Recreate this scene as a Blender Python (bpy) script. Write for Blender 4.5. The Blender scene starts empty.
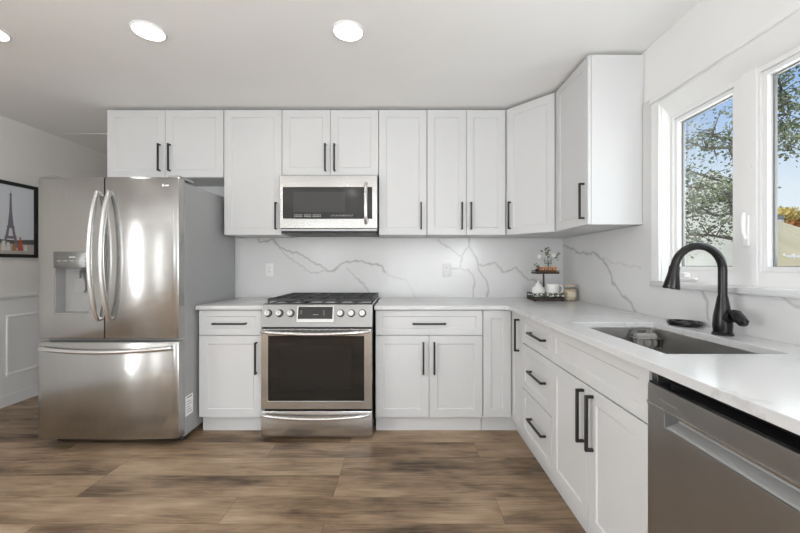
import bpy, bmesh, math, random
from mathutils import Vector, Matrix
random.seed(7)
PI = math.pi
SC = bpy.context.scene
COL = SC.collection

# ------------------------------------------------------------------ camera
F = 360.0                                   # focal length in pixels of an 800 px wide frame
CAMZ = 1.19
cam_d = bpy.data.cameras.new('camera'); cam = bpy.data.objects.new('camera', cam_d); COL.objects.link(cam)
cam.location = (0, 0, CAMZ); cam.rotation_euler = (PI/2, 0, 0)
cam_d.sensor_width = 36; cam_d.lens = F*36/800
cam_d.shift_x = -5/800; cam_d.shift_y = -1.5/800
cam_d.clip_start = .02; cam_d.clip_end = 500
SC.camera = cam

# ------------------------------------------------------------------ view, sky, sun, daylight, added fill lamps
vs = SC.view_settings
vs.view_transform = 'Standard'; vs.look = 'None'; vs.gamma = 1; vs.use_curve_mapping = False
vs.exposure = 0.0
SC.cycles.max_bounces = 10; SC.cycles.diffuse_bounces = 6; SC.cycles.glossy_bounces = 5
SC.cycles.transparent_max_bounces = 16
SC.cycles.use_denoising = True
SC.cycles.sample_clamp_indirect = 6

W = bpy.data.worlds.new('sky'); SC.world = W; W.use_nodes = True
nt = W.node_tree; nt.nodes.clear()
wo = nt.nodes.new('ShaderNodeOutputWorld'); bg = nt.nodes.new('ShaderNodeBackground')
tc = nt.nodes.new('ShaderNodeTexCoord'); sx = nt.nodes.new('ShaderNodeSeparateXYZ'); cr = nt.nodes.new('ShaderNodeValToRGB')
nt.links.new(tc.outputs['Generated'], sx.inputs[0]); nt.links.new(sx.outputs['Z'], cr.inputs[0])
cr.color_ramp.elements[0].position = 0.0; cr.color_ramp.elements[0].color = (.92, .95, .98, 1)
cr.color_ramp.elements[1].position = .36; cr.color_ramp.elements[1].color = (.30, .50, .86, 1)
e = cr.color_ramp.elements.new(.15); e.color = (.80, .88, .97, 1)
nt.links.new(cr.outputs[0], bg.inputs[0]); bg.inputs[1].default_value = 1.0
nt.links.new(bg.outputs[0], wo.inputs[0])

sun_d = bpy.data.lights.new('sun', 'SUN'); sun = bpy.data.objects.new('sun', sun_d); COL.objects.link(sun)
sun_d.energy = 3.2; sun_d.angle = .01; sun_d.color = (1, .95, .86)
sun.rotation_euler = Vector((.50, .35, -.60)).to_track_quat('-Z', 'Y').to_euler(); sun.location = (0, 0, 20)

def area(name, loc, direction, sx_, sy_, energy, color=(1, 1, 1)):
    d = bpy.data.lights.new(name, 'AREA'); d.shape = 'RECTANGLE'; d.size = sx_; d.size_y = sy_
    d.energy = energy; d.color = color
    o = bpy.data.objects.new(name, d); COL.objects.link(o); o.location = loc
    o.rotation_euler = Vector(direction).to_track_quat('-Z', 'Y').to_euler()
    return o
# added fill lamps aimed up at the ceiling, in unseen patio door and window
area('fill_patio_door', (.50, -3.28, 1.07), (-.12, 1, 1.5), 1.58, 1.98, 72, (.935, .972, 1))
area('fill_rear_window', (-2.1, -3.28, 1.45), (0, 1, 1.7), 1.1, 1.1, 26, (.935, .972, 1))
# added lamps in made-up side windows: left slits streak fridge, right fills left wall
for q in (-.15, -.95):
    area('added_streak_light', (-3.44, q, 1.2), (1, 0, 0), .11, 1.75, 44, (.935, .972, 1))
area('added_right_fill', (1.47, -1.75, 1.45), (-1, .35, 1.4), 1.5, 1.1, 115, (.935, .972, 1))
# daylight through the window pair over the sink
area('daylight_sink_window', (1.62, 1.52, 1.60), (-1, 0, .15), .84, .78, 8, (.95, .98, 1))
LAMP_W = 0.8

# ------------------------------------------------------------------ materials
def mat(name, col, rough=.5, metal=0.0, spec=.5, **kw):
    m = bpy.data.materials.new(name); m.use_nodes = True
    b = m.node_tree.nodes['Principled BSDF']
    b.inputs['Base Color'].default_value = (*col, 1); b.inputs['Roughness'].default_value = rough
    b.inputs['Metallic'].default_value = metal; b.inputs['Specular IOR Level'].default_value = spec
    for k, v in kw.items(): b.inputs[k].default_value = v
    return m
def N(m, t): return m.node_tree.nodes.new(t)
def L(m, a, b): m.node_tree.links.new(a, b)
def bsdf(m): return m.node_tree.nodes['Principled BSDF']
def noise_tint(m, scale, lo, hi, vec_scale=(1, 1, 1), detail=4, bump=0, rough=None):
    tc = N(m, 'ShaderNodeTexCoord'); mp = N(m, 'ShaderNodeMapping'); mp.inputs['Scale'].default_value = vec_scale
    nz = N(m, 'ShaderNodeTexNoise'); nz.inputs['Scale'].default_value = scale; nz.inputs['Detail'].default_value = detail
    L(m, tc.outputs['Object'], mp.inputs[0]); L(m, mp.outputs[0], nz.inputs['Vector'])
    r = N(m, 'ShaderNodeValToRGB'); r.color_ramp.elements[0].position = .3; r.color_ramp.elements[1].position = .7
    r.color_ramp.elements[0].color = (*lo, 1); r.color_ramp.elements[1].color = (*hi, 1)
    L(m, nz.outputs['Fac'], r.inputs[0]); L(m, r.outputs[0], bsdf(m).inputs['Base Color'])
    if bump:
        b = N(m, 'ShaderNodeBump'); b.inputs['Strength'].default_value = bump; b.inputs['Distance'].default_value = .002
        L(m, nz.outputs['Fac'], b.inputs['Height']); L(m, b.outputs[0], bsdf(m).inputs['Normal'])
    if rough:
        mr = N(m, 'ShaderNodeMapRange'); mr.inputs['To Min'].default_value = rough[0]; mr.inputs['To Max'].default_value = rough[1]
        L(m, nz.outputs['Fac'], mr.inputs['Value']); L(m, mr.outputs[0], bsdf(m).inputs['Roughness'])
    return m

M = {}
M['ceiling'] = noise_tint(mat('ceiling_paint', (.88, .88, .875), .9, spec=.2), 3, (.875, .875, .87), (.89, .89, .885))
M['white_wall'] = noise_tint(mat('white_wall_paint', (.80, .80, .79), .8, spec=.25), 3, (.79, .79, .78), (.81, .81, .80))
M['greige'] = noise_tint(mat('greige_wall_paint', (.74, .725, .70), .8, spec=.25), 3, (.73, .715, .69), (.75, .735, .71))
M['trim'] = noise_tint(mat('white_trim_paint', (.78, .78, .778), .38), 5, (.775, .775, .773), (.785, .785, .783))
M['cabinet'] = noise_tint(mat('white_cabinet_paint', (.63, .632, .635), .36, spec=.3), 4, (.625, .627, .63), (.635, .637, .64))
M['gap'] = mat('dark_recess', (.09, .09, .085), .9)
M['black'] = mat('matte_black_metal', (.016, .016, .017), .38, spec=.4)
M['black_gloss'] = mat('gloss_black', (.010, .010, .011), .12)
M['iron'] = noise_tint(mat('cast_iron', (.03, .03, .031), .55), 60, (.024, .024, .025), (.04, .04, .041), bump=.2)
M['glass_dark'] = mat('dark_oven_glass', (.012, .011, .010), .06, spec=.45)
M['glass_inner'] = mat('oven_inner_window', (.014, .013, .012), .08, spec=.45)
M['mw_glass'] = mat('grey_screen_glass', (.020, .020, .019), .10, spec=.45)
M['mw_inner'] = mat('grey_screen_mesh', (.040, .040, .039), .16, spec=.45)
M['marks'] = mat('pale_print', (.55, .56, .55), .5)
M['grey_marks'] = mat('grey_print', (.22, .22, .215), .5)
M['white_plastic'] = mat('white_plastic', (.82, .82, .81), .35)
M['grey_plastic'] = mat('grey_plastic', (.22, .22, .22), .4)
M['sticker'] = mat('white_sticker', (.85, .85, .85), .5)

def steel(name, c, rough, vec):
    m = mat(name, c, rough, 1.0)
    return noise_tint(m, 6, tuple(x*.95 for x in c), tuple(min(1, x*1.04) for x in c), vec, 3, rough=(rough-.04, rough+.05))
M['steel'] = steel('brushed_steel', (.58, .575, .565), .19, (1, 1, 60))
M['steel_panel'] = steel('darkened_panel_steel', (.30, .297, .29), .34, (1, 1, 60))  # same steel as the range, darkened to tame a bright reflection
M['steel_fridge'] = steel('fridge_door_steel', (.44, .435, .425), .18, (60, 60, 1))
bsdf(M['steel_fridge']).inputs['Anisotropic'].default_value = .85; bsdf(M['steel_fridge']).inputs['Anisotropic Rotation'].default_value = .25
M['steel_h'] = mat('polished_handle_steel', (.72, .715, .705), .27, 1.0)
M['panel_dark'] = steel('dispenser_panel_steel', (.24, .24, .235), .22, (1, 1, 30))
M['dispenser'] = mat('dispenser_plastic', (.34, .34, .335), .35)
M['steel_dw'] = steel('dark_brushed_steel', (.42, .422, .42), .36, (1, 60, 1))
M['steel_sink'] = steel('sink_steel', (.50, .49, .475), .34, (40, 40, 1))
M['fridge_side'] = noise_tint(mat('grey_painted_side', (.34, .34, .34), .40, 0), 200, (.325, .328, .33), (.355, .358, .36))

# marble: the veins come from a per-point 'vein' value, the clouds from noise
def marble(name, lo, hi, rough, own):
    m = mat(name, hi, rough, spec=.5)
    tc = N(m, 'ShaderNodeTexCoord'); nz = N(m, 'ShaderNodeTexNoise'); nz.inputs['Scale'].default_value = 2.2; nz.inputs['Detail'].default_value = 5
    L(m, tc.outputs['Object'], nz.inputs['Vector'])
    r = N(m, 'ShaderNodeValToRGB'); r.color_ramp.elements[0].position = .3; r.color_ramp.elements[1].position = .75
    r.color_ramp.elements[0].color = (*lo, 1); r.color_ramp.elements[1].color = (*hi, 1)
    L(m, nz.outputs['Fac'], r.inputs[0])
    mx = N(m, 'ShaderNodeMix'); mx.data_type = 'RGBA'
    L(m, r.outputs[0], mx.inputs[6]); mx.inputs[7].default_value = (.26, .25, .24, 1)
    if own:
        a = N(m, 'ShaderNodeAttribute'); a.attribute_name = 'vein'; L(m, a.outputs['Fac'], mx.inputs[0])
    else:                                     # thin wandering veins of a slab
        n2 = N(m, 'ShaderNodeTexNoise'); n2.inputs['Scale'].default_value = 1.7; n2.inputs['Detail'].default_value = 6; n2.inputs['Roughness'].default_value = .55
        L(m, tc.outputs['Object'], n2.inputs['Vector'])
        s = N(m, 'ShaderNodeMath'); s.operation = 'SUBTRACT'; s.inputs[1].default_value = .5; L(m, n2.outputs['Fac'], s.inputs[0])
        ab = N(m, 'ShaderNodeMath'); ab.operation = 'ABSOLUTE'; L(m, s.outputs[0], ab.inputs[0])
        mr = N(m, 'ShaderNodeMapRange'); mr.inputs['From Min'].default_value = 0; mr.inputs['From Max'].default_value = .012
        mr.inputs['To Min'].default_value = .22; mr.inputs['To Max'].default_value = 0; L(m, ab.outputs[0], mr.inputs['Value'])
        L(m, mr.outputs[0], mx.inputs[0])
    L(m, mx.outputs[2], bsdf(m).inputs['Base Color'])
    return m
M['marble'] = marble('veined_white_quartz', (.63, .63, .625), (.68, .68, .68), .20, True)
M['quartz'] = marble('white_quartz_slab', (.60, .60, .60), (.64, .64, .64), .20, False)

# floor planks running left to right
def floor_mat():
    m = mat('wood_plank', (.1, .07, .05), .42, spec=.35)
    tc = N(m, 'ShaderNodeTexCoord')
    br = N(m, 'ShaderNodeTexBrick'); br.offset = .37; br.offset_frequency = 3
    br.inputs['Color1'].default_value = (0, 0, 0, 1); br.inputs['Color2'].default_value = (1, 1, 1, 1); br.inputs['Mortar'].default_value = (.5, .5, .5, 1)
    br.inputs['Scale'].default_value = 1; br.inputs['Mortar Size'].default_value = .0011; br.inputs['Mortar Smooth'].default_value = .2
    br.inputs['Brick Width'].default_value = 1.32; br.inputs['Row Height'].default_value = .19; br.inputs['Bias'].default_value = 0
    mp0 = N(m, 'ShaderNodeMapping'); mp0.inputs['Location'].default_value = (.37, .055, 0)
    L(m, tc.outputs['Object'], mp0.inputs[0]); L(m, mp0.outputs[0], br.inputs['Vector'])
    # per-plank offset so that the grain of each board differs
    off = N(m, 'ShaderNodeVectorMath'); off.operation = 'SCALE'; off.inputs[3].default_value = 23.0
    L(m, br.outputs['Color'], off.inputs[0])
    add = N(m, 'ShaderNodeVectorMath'); add.operation = 'ADD'; L(m, tc.outputs['Object'], add.inputs[0]); L(m, off.outputs[0], add.inputs[1])
    mp = N(m, 'ShaderNodeMapping'); mp.inputs['Scale'].default_value = (1.5, 9, 1); L(m, add.outputs[0], mp.inputs[0])
    n1 = N(m, 'ShaderNodeTexNoise'); n1.inputs['Scale'].default_value = 2.2; n1.inputs['Detail'].default_value = 8; n1.inputs['Roughness'].default_value = .62; n1.inputs['Distortion'].default_value = .8
    L(m, mp.outputs[0], n1.inputs['Vector'])
    mp2 = N(m, 'ShaderNodeMapping'); mp2.inputs['Scale'].default_value = (1.6, 4.2, 1); L(m, add.outputs[0], mp2.inputs[0])
    n2 = N(m, 'ShaderNodeTexNoise'); n2.inputs['Scale'].default_value = 1.6; n2.inputs['Detail'].default_value = 4; L(m, mp2.outputs[0], n2.inputs['Vector'])
    r1 = N(m, 'ShaderNodeValToRGB'); els = r1.color_ramp.elements
    els[0].position = .30; els[0].color = (.062, .038, .022, 1); els[1].position = .70; els[1].color = (.47, .342, .23, 1)
    k = els.new(.5); k.color = (.28, .192, .12, 1)
    ad = N(m, 'ShaderNodeMath'); ad.operation = 'MULTIPLY_ADD'; ad.inputs[1].default_value = .45
    ml = N(m, 'ShaderNodeMath'); ml.operation = 'MULTIPLY'; ml.inputs[1].default_value = .55
    L(m, n1.outputs['Fac'], ad.inputs[0]); L(m, n2.outputs['Fac'], ml.inputs[0]); L(m, ml.outputs[0], ad.inputs[2])
    mp3 = N(m, 'ShaderNodeMapping'); mp3.inputs['Scale'].default_value = (2.2, 60, 1); L(m, add.outputs[0], mp3.inputs[0])
    n3 = N(m, 'ShaderNodeTexNoise'); n3.inputs['Scale'].default_value = 2.0; n3.inputs['Detail'].default_value = 5; L(m, mp3.outputs[0], n3.inputs['Vector'])
    g3 = N(m, 'ShaderNodeMath'); g3.operation = 'MULTIPLY_ADD'; g3.inputs[1].default_value = .26; g3.inputs[2].default_value = -.13; L(m, n3.outputs['Fac'], g3.inputs[0])
    s3 = N(m, 'ShaderNodeMath'); s3.operation = 'ADD'; L(m, ad.outputs[0], s3.inputs[0]); L(m, g3.outputs[0], s3.inputs[1])
    sepc = N(m, 'ShaderNodeSeparateColor'); L(m, br.outputs['Color'], sepc.inputs[0])
    pl = N(m, 'ShaderNodeMath'); pl.operation = 'MULTIPLY_ADD'; pl.inputs[1].default_value = .20; pl.inputs[2].default_value = -.10
    L(m, sepc.outputs[0], pl.inputs[0])
    sm = N(m, 'ShaderNodeMath'); sm.operation = 'ADD'; L(m, s3.outputs[0], sm.inputs[0]); L(m, pl.outputs[0], sm.inputs[1])
    L(m, sm.outputs[0], r1.inputs[0])
    mx = N(m, 'ShaderNodeMix'); mx.data_type = 'RGBA'; mx.inputs[7].default_value = (.028, .02, .015, 1)
    fm = N(m, 'ShaderNodeMath'); fm.operation = 'MULTIPLY'; fm.inputs[1].default_value = .7; L(m, br.outputs['Fac'], fm.inputs[0])
    L(m, fm.outputs[0], mx.inputs[0]); L(m, r1.outputs[0], mx.inputs[6]); L(m, mx.outputs[2], bsdf(m).inputs['Base Color'])
    b = N(m, 'ShaderNodeBump'); b.inputs['Strength'].default_value = .15; b.inputs['Distance'].default_value = .002
    L(m, n1.outputs['Fac'], b.inputs['Height']); L(m, b.outputs[0], bsdf(m).inputs['Normal'])
    return m
M['floor'] = floor_mat()

def glass(name, tint, refl):
    m = bpy.data.materials.new(name); m.use_nodes = True; n = m.node_tree; n.nodes.clear()
    o = n.nodes.new('ShaderNodeOutputMaterial'); mx = n.nodes.new('ShaderNodeMixShader')
    t = n.nodes.new('ShaderNodeBsdfTransparent'); t.inputs[0].default_value = (*tint, 1)
    g = n.nodes.new('ShaderNodeBsdfGlossy'); g.inputs['Roughness'].default_value = .02
    lw = n.nodes.new('ShaderNodeLayerWeight'); lw.inputs[0].default_value = .2
    ml = n.nodes.new('ShaderNodeMath'); ml.operation = 'MULTIPLY'; ml.inputs[1].default_value = refl
    n.links.new(lw.outputs['Fresnel'], ml.inputs[0]); n.links.new(ml.outputs[0], mx.inputs[0])
    n.links.new(t.outputs[0], mx.inputs[1]); n.links.new(g.outputs[0], mx.inputs[2]); n.links.new(mx.outputs[0], o.inputs[0])
    return m
M['pane'] = glass('window_glass', (.97, .985, .98), .35)
M['clear'] = glass('clear_glass', (.97, .975, .97), .4)
def emis(name, c, s):
    m = mat(name, c, .5); b = bsdf(m); b.inputs['Emission Color'].default_value = (*c, 1); b.inputs['Emission Strength'].default_value = s
    return m
M['lens'] = emis('lamp_lens', (1, .98, .95), 6)

# ------------------------------------------------------------------ mesh builder
class MB:
    def __init__(s): s.bm = bmesh.new(); s.smooth = False
    def box(s, x0, x1, y0, y1, z0, z1, bevel=0, seg=2, mi=0):
        v = [s.bm.verts.new(p) for p in ((x0,y0,z0),(x1,y0,z0),(x1,y1,z0),(x0,y1,z0),(x0,y0,z1),(x1,y0,z1),(x1,y1,z1),(x0,y1,z1))]
        fs = [s.bm.faces.new([v[i] for i in q]) for q in ((3,2,1,0),(4,5,6,7),(0,1,5,4),(1,2,6,5),(2,3,7,6),(3,0,4,7))]
        for f in fs: f.material_index = mi
        if bevel:
            es = list({e for f in fs for e in f.edges})
            bmesh.ops.bevel(s.bm, geom=es, offset=bevel, segments=seg, affect='EDGES', profile=.5)
            s.smooth = True
        return s
    def prism(s, pts, axis, a, b, mi=0):
        """pts: 2-D outline, extruded along axis from a to b"""
        def P(p, t):
            return {'x': (t, p[0], p[1]), 'y': (p[0], t, p[1]), 'z': (p[0], p[1], t)}[axis]
        A = [s.bm.verts.new(P(p, a)) for p in pts]; B = [s.bm.verts.new(P(p, b)) for p in pts]
        n = len(pts); fs = [s.bm.faces.new(A), s.bm.faces.new(B[::-1])]
        for i in range(n): fs.append(s.bm.faces.new((A[i], B[i], B[(i+1) % n], A[(i+1) % n])))
        for f in fs: f.material_index = mi
        return s
    def poly(s, pts, mi=0):
        f = s.bm.faces.new([s.bm.verts.new(p) for p in pts]); f.material_index = mi; return s
    def tube(s, path, r, n=10, caps=True, closed=False, mi=0, flat=1.0):
        P = [Vector(p) for p in path]; k = len(P)
        R = r if isinstance(r, (list, tuple)) else [r]*k
        rings = []; up = None
        for i in range(k):
            if closed: t = P[(i+1) % k]-P[i-1]
            else: t = P[min(i+1, k-1)]-P[max(i-1, 0)]
            t.normalize()
            if up is None:
                up = Vector((0, 0, 1)) if abs(t.z) < .9 else Vector((1, 0, 0))
            u = (up - t*up.dot(t)).normalized(); v = t.cross(u); up = u
            rings.append([s.bm.verts.new(P[i]+u*(math.cos(2*PI*j/n)*R[i]*flat)+v*(math.sin(2*PI*j/n)*R[i])) for j in range(n)])
        m = k if closed else k-1
        for i in range(m):
            a, b = rings[i], rings[(i+1) % k]
            for j in range(n):
                f = s.bm.faces.new((a[j], a[(j+1) % n], b[(j+1) % n], b[j])); f.material_index = mi
        if caps and not closed:
            for q in (rings[0][::-1], rings[-1]):
                f = s.bm.faces.new(q); f.material_index = mi
        s.smooth = True
        return s
    def lathe(s, prof, c=(0, 0, 0), n=24, mi=0, axis='z'):
        """prof: (radius, height) from bottom to top; radius 0 closes"""
        c = Vector(c)
        def P(r, h, a):
            p = (math.cos(a)*r, math.sin(a)*r, h)
            if axis == 'y': p = (p[0], h, -p[1])
            if axis == 'x': p = (h, p[0], p[1])
            return c+Vector(p)
        prev = None
        for r, h in prof:
            ring = [s.bm.verts.new(P(0, h, 0))] if r < 1e-6 else [s.bm.verts.new(P(r, h, 2*PI*j/n)) for j in range(n)]
            if prev is not None:
                for j in range(n):
                    j2 = (j+1) % n
                    if len(prev) == 1 and len(ring) == 1: continue
                    if len(prev) == 1: q = (prev[0], ring[j2], ring[j])
                    elif len(ring) == 1: q = (prev[j], prev[j2], ring[0])
                    else: q = (prev[j], prev[j2], ring[j2], ring[j])
                    f = s.bm.faces.new(q); f.material_index = mi
            prev = ring
        s.smooth = True
        return s
    def ball(s, c, r, sc=(1, 1, 1), sub=2, mi=0):
        res = bmesh.ops.create_icosphere(s.bm, subdivisions=sub, radius=1)
        for v in res['verts']: v.co = Vector(c)+Vector((v.co.x*r*sc[0], v.co.y*r*sc[1], v.co.z*r*sc[2]))
        for f in {f for v in res['verts'] for f in v.link_faces}: f.material_index = mi
        s.smooth = True
        return s
    def cells(s, us, vs_, inside, fmap, back=True, mi=0):
        """slab over the cells (u,v) that pass inside(); fmap(u,v,d) with d=0 front, 1 back"""
        fr, bk = {}, {}
        def g(dct, i, j, d):
            if (i, j) not in dct: dct[(i, j)] = s.bm.verts.new(fmap(us[i], vs_[j], d))
            return dct[(i, j)]
        nu, nv = len(us)-1, len(vs_)-1
        on = [[inside((us[i]+us[i+1])/2, (vs_[j]+vs_[j+1])/2) for j in range(nv)] for i in range(nu)]
        def ok(i, j): return 0 <= i < nu and 0 <= j < nv and on[i][j]
        for i in range(nu):
            for j in range(nv):
                if not on[i][j]: continue
                c = ((i, j), (i+1, j), (i+1, j+1), (i, j+1))
                s.bm.faces.new([g(fr, *p, 0) for p in c]).material_index = mi
                if back: s.bm.faces.new([g(bk, *p, 1) for p in c[::-1]]).material_index = mi
                for (di, dj), (p, q) in (((0,-1),(c[0],c[1])), ((1,0),(c[1],c[2])), ((0,1),(c[2],c[3])), ((-1,0),(c[3],c[0]))):
                    if not ok(i+di, j+dj):
                        s.bm.faces.new((g(fr, *q, 0), g(fr, *p, 0), g(bk, *p, 1), g(bk, *q, 1))).material_index = mi
        return s
    def shaker(s, x0, x1, z0, z1, yf, t=.019, rail=.057, rec=.006, mi=0, ch=.0015):
        """a recessed-panel front; faces -y"""
        def ring(d, y): return [s.bm.verts.new(p) for p in ((x0+d, y, z0+d), (x1-d, y, z0+d), (x1-d, y, z1-d), (x0+d, y, z1-d))]
        rs = [ring(0, yf+t), ring(0, yf+ch), ring(ch, yf), ring(rail, yf), ring(rail+.006, yf+rec)]
        fs = [s.bm.faces.new(rs[0][::-1]), s.bm.faces.new(rs[-1])]
        for a, b in zip(rs, rs[1:]):
            for i in range(4): fs.append(s.bm.faces.new((a[i], a[(i+1) % 4], b[(i+1) % 4], b[i])))
        for f in fs: f.material_index = mi
        return s
    def build(s, name, m, parent=None, loc=None, rot=None):
        bmesh.ops.recalc_face_normals(s.bm, faces=s.bm.faces)
        me = bpy.data.meshes.new(name); s.bm.to_mesh(me); s.bm.free()
        for q in (m if isinstance(m, (list, tuple)) else [m]): me.materials.append(q)
        if s.smooth:
            for p in me.polygons: p.use_smooth = True
            me.set_sharp_from_angle(angle=math.radians(38))
        o = bpy.data.objects.new(name, me); COL.objects.link(o)
        if parent: o.parent = parent
        if loc: o.location = loc
        if rot: o.rotation_euler = rot
        return o

def tag(o, label, cat, group=None):
    o['label'] = label; o['category'] = cat
    if group: o['group'] = group
    return o
def thing(name, label, cat, loc=(0, 0, 0), rz=0, group=None):
    o = bpy.data.objects.new(name, None); o.empty_display_size = .05; COL.objects.link(o)
    o.location = loc; o.rotation_euler = (0, 0, rz)
    return tag(o, label, cat, group)
def struct(o):
    o['kind'] = 'structure'; return o
def copy_tree(o, parent=None):
    c = o.copy(); COL.objects.link(c)
    if parent: c.parent = parent
    for ch in list(o.children): copy_tree(ch, c)
    return c
def text_mesh(body, size, name, m, parent, loc, rot, depth=.0004, align='CENTER'):
    cu = bpy.data.curves.new(name, 'FONT'); cu.body = body; cu.size = size; cu.extrude = depth; cu.align_x = align; cu.align_y = 'CENTER'
    to = bpy.data.objects.new(name, cu); COL.objects.link(to)
    bpy.context.view_layer.update()
    me = bpy.data.meshes.new_from_object(to.evaluated_get(bpy.context.evaluated_depsgraph_get()))
    bpy.data.objects.remove(to)
    me.name = name; me.materials.clear(); me.materials.append(m)
    o = bpy.data.objects.new(name, me); COL.objects.link(o); o.parent = parent; o.location = loc; o.rotation_euler = rot
    return o

def lin(a, b, step):
    n = max(1, round((b-a)/step)); return [a+(b-a)*i/n for i in range(n+1)]
def merge(*ls):
    r = []
    for l in ls:
        for v in l:
            if not r or v > r[-1]+1e-6: r.append(v)
    return r

# ------------------------------------------------------------------ the room
XL, XR, YB, YR, ZC = -3.37, 1.40, 3.175, -3.2, 2.44      # left wall, right wall, back wall, rear wall, ceiling
YH = 5.4                                                 # end of the hall behind the back wall
XH = -2.42                                               # left end of the back wall
struct(MB().box(XL-.12, XR+.15, YR-.12, YH+.12, -.08, 0).build('floor', M['floor']))
struct(MB().box(XL-.12, XR+.15, YR-.12, YH+.12, ZC, ZC+.12).build('ceiling', M['ceiling']))
struct(MB().box(XH, XR, YB, YB+.12, 0, ZC).build('wall_back', M['white_wall']))
struct(MB().cells([YR-.12, -1.015, -.885, -.215, -.085, YH+.12], [0, .28, 2.12, ZC], lambda u, v: not ((-1.015 < u < -.885 or -.215 < u < -.085) and .28 < v < 2.12),
       lambda u, v, d: (XL-.12*d, u, v)).build('wall_left', M['greige']))
struct(MB().box(XL, XH+.12, YH, YH+.12, 0, ZC).build('wall_hall_end', M['greige']))
struct(MB().box(XH, XH+.12, YB+.12, YH, 0, ZC).build('wall_hall_right', M['greige']))
# right wall with the window opening and an added one behind the camera
WY0, WY1, WZ0, WZ1 = 1.045, 1.963, 1.10, 2.078
struct(MB().cells([YR-.12, -2.5, -1.0, WY0, WY1, YB+.12], [0, .9, WZ0, 2.0, WZ1, ZC], lambda u, v: not ((WY0 < u < WY1 and WZ0 < v < WZ1) or (-2.5 < u < -1.0 and .9 < v < 2.0)),
       lambda u, v, d: (XR+.104*d, u, v)).build('wall_right', M['white_wall']))
# rear wall behind the camera with an assumed patio door and window as lamp openings
def rear_open(u, v):
    return (-.32 < u < 1.32 and .06 < v < 2.08) or (-2.67 < u < -1.53 and .88 < v < 2.02)
struct(MB().cells([XL, -2.67, -1.53, -.32, 1.32, XR], [0, .06, .88, 2.02, 2.08, ZC], lambda u, v: not rear_open(u, v),
       lambda u, v, d: (u, YR-.12*d, v)).build('wall_rear', M['white_wall']))
b = MB()
for x0, x1 in ((-.32, -.25), (.45, .55), (1.25, 1.32)): b.box(x0, x1, YR-.09, YR-.03, .06, 2.08)
for z0, z1 in ((.06, .14), (2.00, 2.08)): b.box(-.25, 1.25, YR-.089, YR-.031, z0, z1)
struct(b.build('door_1', M['trim']))
b = MB()
for x0, x1 in ((-2.67, -2.62), (-2.125, -2.075), (-1.58, -1.53)): b.box(x0, x1, YR-.09, YR-.03, .88, 2.02)
for z0, z1 in ((.88, .94), (1.96, 2.02)): b.box(-2.62, -1.58, YR-.089, YR-.031, z0, z1)
struct(b.build('window_3', M['trim']))
for nm, yc in (('added_slit_window_1', -.15), ('added_slit_window_2', -.95)):  # unseen slit windows added for bright streaks in the fridge door
    b = MB()
    for y0 in (yc-.065, yc+.055): b.box(XL-.08, XL-.03, y0, y0+.01, .28, 2.12)
    for z0 in (.28, 2.10): b.box(XL-.079, XL-.031, yc-.055, yc+.055, z0, z0+.02)
    struct(b.build(nm, M['trim']))
for nm, x0 in (('added_side_window', XR+.03),):  # unseen window added so fill light reaches the left wall
    b = MB()
    for y0 in (-2.5, -1.775, -1.05): b.box(x0, x0+.05, y0, y0+.05, .9, 2.0)
    for z0 in (.9, 1.95): b.box(x0+.001, x0+.049, -2.45, -1.05, z0, z0+.05)
    struct(b.build(nm, M['trim']))

# left wall: wainscot, chair rail, baseboard
b = MB().box(XL, XL+.008, .02, YH-.001, .10, .90)
for k in range(11):
    y0 = 3.03+.80*(k-7); y1 = y0+.73
    if y0 < YR+.05 or y1 > YH-.05: continue
    if y0 < .1: continue
    for (a0, a1, c0, c1) in ((y0, y1, .74, .765), (y0, y1, .25, .275), (y0, y0+.025, .275, .74), (y1-.025, y1, .275, .74)):
        b.box(XL+.008, XL+.02, a0, a1, c0, c1, .004, 1)
struct(b.build('trim_wainscot', M['trim']))
struct(MB().prism([(XL, .90), (XL+.012, .90), (XL+.030, .918), (XL+.030, .932), (XL, .938)], 'y', .02, YH-.001).build('trim_chair_rail', M['trim']))
struct(MB().prism([(XL, 0), (XL+.016, 0), (XL+.016, .085), (XL+.010, .10), (XL, .10)], 'y', YR+.001, YH-.001).build('baseboard_left', M['trim']))
# a white batten on the ceiling where the hall begins
struct(MB().box(XL+.10, XH, 3.42, 3.445, ZC-.005, ZC, .002, 1).build('trim_hall_ceiling', M['ceiling']))

# ------------------------------------------------------------------ marble backsplash
def seg_vein(veins, u, v):
    best = 0.0
    for pts, w, s in veins:
        for (a, b) in zip(pts, pts[1:]):
            dx, dy = b[0]-a[0], b[1]-a[1]
            if min(a[0], b[0])-.03 > u or max(a[0], b[0])+.03 < u or min(a[1], b[1])-.03 > v or max(a[1], b[1])+.03 < v: continue
            t = max(0, min(1, ((u-a[0])*dx+(v-a[1])*dy)/(dx*dx+dy*dy+1e-9)))
            d = math.hypot(u-a[0]-t*dx, v-a[1]-t*dy)
            best = max(best, min(.85, s*1.25)*max(0, 1-d/w)**1.2)
    return best
def wob(u, v):
    return (u+.008*math.sin(31*v+7*u)+.004*math.sin(83*u+40*v), v+.007*math.sin(37*u+11*v)+.004*math.sin(90*u-61*v))
def add_veins(o, veins, uv):
    me = o.data; at = me.attributes.new('vein', 'FLOAT', 'POINT')
    at.data.foreach_set('value', [seg_vein(veins, *wob(*uv(v.co))) for v in me.vertices])
SB = F/3.163
def bk(pts): return [((230+x/2.424-405)/SB, CAMZ-(230+y/2.424-265)/SB) for x, y in pts]
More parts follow.
